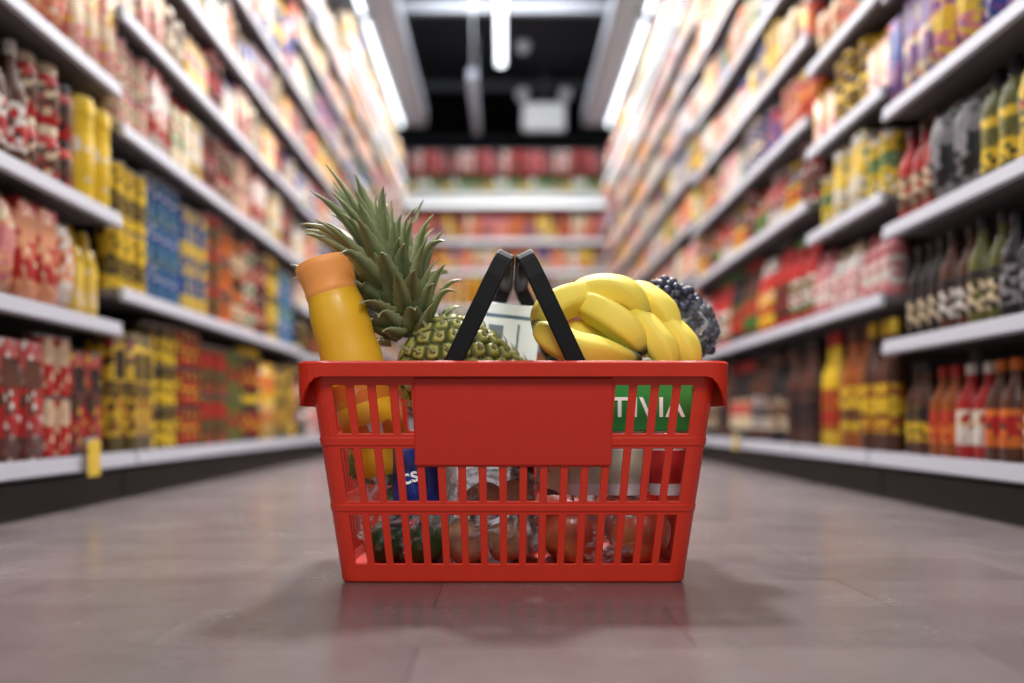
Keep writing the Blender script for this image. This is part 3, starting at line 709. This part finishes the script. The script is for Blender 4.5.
for i in range(3):
    for j in range(2):
        cx=x0+.021+i*.0428; cy=yF+.024+j*.046
        c_=lp('cup',[(0,.0),(.0165,.0),(.0175,.004),(.0205,.062),(.0205,.066),(0,.066)],Mw,yo,Matrix.Translation((cx,cy,.086)),20)
        lp('cup_label',[(.0181,.012),(.0183,.013),(.0202,.045),(.0200,.046)],mat('cup_red',(200,50,50),.5) if i==2 else mat('cup_print',(206,214,190),.5),c_,Matrix.Translation((cx,cy,.086)),20)
Ma=attr_mat('apple_skin',[(0,(130,80,50)),(.15,(226,156,96)),(.5,(206,98,66)),(1,(170,58,46))],.35,coat=.3,nscale=30,namt=.5)
k=0
for (x,y) in ((.070,1.048),(.141,1.05),(.075,1.12),(.144,1.122),(.072,1.192),(.142,1.195)):
    lab=['front left apple','front right apple','middle left apple','middle right apple','back left apple','back right apple'][k]; k+=1
    e=empty('apple',(x,y,.0105),'red and peach %s of six at the basket bottom'%lab,'apple','apples at the bottom right of the basket')
    prof=[]; 
    for j in range(17):
        th=PI*j/16; rr=.0335*math.sin(th)*(1+.06*math.cos(th)*-1); z=.034-.033*math.cos(th)*(1)-( .006*math.exp(-(rr/.008)**2) if th>PI/2 else -.004*math.exp(-(rr/.008)**2)); prof.append((max(rr,0) if 0<j<16 else 0,z))
    bm=bmesh.new(); lathe(bm,prof,24,M=Matrix.Translation((x,y,.0105)))
    at=[min(1,max(0,(v.co.z-.0105)/.066+.2*math.sin(v.co.x*90))) for v in bm.verts]; mk('body',bm,Ma,e,smooth=True,attr=at)
    bm=bmesh.new(); tube(bm,[Vector((x,y,.070)),Vector((x+.002,y,.080))],.0013,6); mk('stem',bm,mat('stem_brown',(80,60,40),.8),e)
Mp=mat('potato_skin',(190,146,112),.6,noise_amt=.3,scale=60,bump=.2)
names=['leftmost front','second front','right front','leftmost back','second back','right back','upper left','upper right']
for i,(x,y,z,r) in enumerate(((-.042,1.045,.036,.0245),(.003,1.047,.036,.023),(.018,1.1,.036,.024),(-.04,1.11,.036,.0245),(-.035,1.155,.034,.02),(.02,1.19,.036,.021),(-.022,1.06,.076,.022),(.012,1.062,.080,.020))):
    bm=bmesh.new(); bmesh.ops.create_icosphere(bm,subdivisions=3,radius=1)
    for v in bm.verts:
        n=noise.noise(v.co*1.2+Vector((i*3,0,0)))*.15; v.co=Vector((v.co.x*r*(1+n),v.co.y*r*1.15*(1+n),v.co.z*r*.95*(1+n)))+Vector((x,y,z))
    o=mk('potato',bm,Mp,loc=(x,y,z-r),smooth=True); tag(o,'light brown potato, %s one in the heap under the name plate'%names[i],'potato','potatoes in the basket')
Mc=mat('cucumber_skin',(54,92,44),.4,noise_amt=.35,scale=50,bump=.2,coat=.2)
for i,(x,z,l) in enumerate(((-.128,.034,'lower cucumber beside the left basket wall'),(-.085,.034,'lower cucumber nearer the basket middle'),(-.112,.074,'upper cucumber lying on the other two'))):
    bm=bmesh.new(); c=catmull([Vector((x,1.015,z)),Vector((x+.003,1.07,z+.001)),Vector((x,1.13,z)),Vector((x-.002,1.175,z))],20)
    rings=tube(bm,c,lambda t:.0215*(max(.02,1-(2*t-1)**8))**.5,16)
    e=empty('cucumber',(x,1.11,z-.0215),'dark green %s'%l,'cucumber','cucumbers in the basket'); mk('body',bm,Mc,e,smooth=True)
    bm=bmesh.new(); tube(bm,[c[0]-Vector((0,.006,0)),c[0]+Vector((0,.004,0))],.004,8); mk('stem_end',bm,mat('stem_brown',(80,60,40),.8),e)
def blob(name,c,r,m,label,cat,amp=.15,fr=3,sub=4,pw=.6,seed=0):
    bm=bmesh.new(); bmesh.ops.create_icosphere(bm,subdivisions=sub,radius=1)
    for v in bm.verts:
        d=v.co.normalized(); q=Vector([math.copysign(abs(t)**pw,t) for t in d]); n=noise.turbulence(d*fr+Vector((seed,0,0)),4,True)*amp-amp*.35
        v.co=Vector((q.x*r[0],q.y*r[1],q.z*r[2]))*(1+n)*.92+Vector(c)
    o=mk(name,bm,m,loc=(c[0],c[1],c[2]-r[2]),smooth=True); return tag(o,label,cat)
blob('salad_bag',(-.130,1.05,.122),(.034,.034,.028),mat('salad_green',(110,140,68),.5,noise_amt=.7,scale=45,bump=.8),'bag of green salad leaves above the cucumbers','salad bag',.25,4,seed=1)
blob('clear_bag',(-.108,1.066,.082),(.052,.056,.066),M_film,'crumpled clear plastic bag around the cucumbers and salad','plastic bag',.18,3.5,sub=5,seed=3)
blob('clear_bag',(-.010,1.078,.062),(.052,.060,.052),M_film,'crumpled clear plastic bag around the potatoes','plastic bag',.2,3.5,sub=5,seed=6)
blob('clear_bag',(.105,1.085,.048),(.066,.068,.038),M_film,'crumpled clear plastic bag around the apples','plastic bag',.2,3.5,sub=5,seed=12)
blob('clear_bag',gc+Vector((.006,.0,-.012)),(.046,.042,.038),M_film2,'thin shiny clear plastic bag wrapped around the dark grapes','plastic bag',.15,3.0,sub=5,pw=.9,seed=9)
bb=empty('snack_bag',(-.090,1.018,.085),'dark blue glossy bag with white lettering behind the left slots','bag')
bm=bmesh.new(); g={}; W_,H_=.024,.072; NN=12
for s in (-1,1):
    for i in range(NN+1):
        for j in range(NN+1):
            u_=i/NN*2-1; v=j/NN; e=max(0,1-u_**4)*max(0,1-(2*v-1)**6)
            if s==1 and (i in(0,NN) or j in(0,NN)): g[s,i,j]=g[-1,i,j]; continue
            g[s,i,j]=bm.verts.new((-.090+u_*W_,1.014+s*.011*e*(1+.15*math.sin(6*u_+8*v)),.072+v*H_))
    for i in range(NN):
        for j in range(NN):
            q=[g[s,i,j],g[s,i+1,j],g[s,i+1,j+1],g[s,i,j+1]]; bm.faces.new(q if s==-1 else q[::-1])
mk('body',bm,mat('bag_blue',(40,66,160),.3,coat=.3),bb,smooth=True)
text('lettering','cs',.022,Mlt,bb,(-.094,1.0005,.100),'CENTER',tilt=.3)

# ------------------------------------------------------------ lights
def area(name,loc,rot,sx,sy,e,col=(1,1,1)):
    l=bpy.data.lights.new(name,'AREA'); l.shape='RECTANGLE'; l.size=sx; l.size_y=sy; l.energy=e; l.color=col
    o=bpy.data.objects.new(name,l); COL.objects.link(o); o.location=loc; o.rotation_euler=rot; return o
for sg in (-1,1):
    area('canopy_lamp',(sg*.61,2.6,2.54),(0,sg*.5,0),.05,3.0,27,(1,.98,.96))
    area('canopy_lamp',(sg*.61,6.2,2.54),(0,sg*.5,0),.05,3.6,42,(1,.98,.96))
area('ceiling_or_fill_lamp',(0,3.3,3.2),(math.radians(-32),0,0),.30,.30,180,(1,.985,.97))
area('ceiling_or_fill_lamp',(0,5.9,3.2),(math.radians(8),0,0),.8,.8,48,(.97,.98,1))
area('ceiling_or_fill_lamp',(0,7.3,3.36),(math.radians(52),0,0),1.2,.3,38,(.97,.98,1))  # fill lamp added out of view to brighten the far end display
area('ceiling_or_fill_lamp',(0,-1.0,2.2),(math.radians(52),0,0),1.4,.8,44,(1,.985,.97))  # fill lamp added behind the camera to light the basket front
w=bpy.data.worlds.new('world'); S.world=w; w.use_nodes=True; w.node_tree.nodes['Background'].inputs[0].default_value=(.95,.97,1,1); w.node_tree.nodes['Background'].inputs[1].default_value=.36
# ------------------------------------------------------------ camera
cd=bpy.data.cameras.new('camera'); cd.lens=35; cd.sensor_width=36; cd.shift_x=(512-HX)/1024; cd.shift_y=(HY-341.5)/1024; cd.clip_start=.05
cd.dof.use_dof=True; cd.dof.focus_distance=1.0; cd.dof.aperture_fstop=2.0
co=bpy.data.objects.new('camera',cd); COL.objects.link(co); co.location=(0,0,H); co.rotation_euler=(PI/2,0,0); S.camera=co
print('COUNTS',CNT,len(bpy.data.objects))
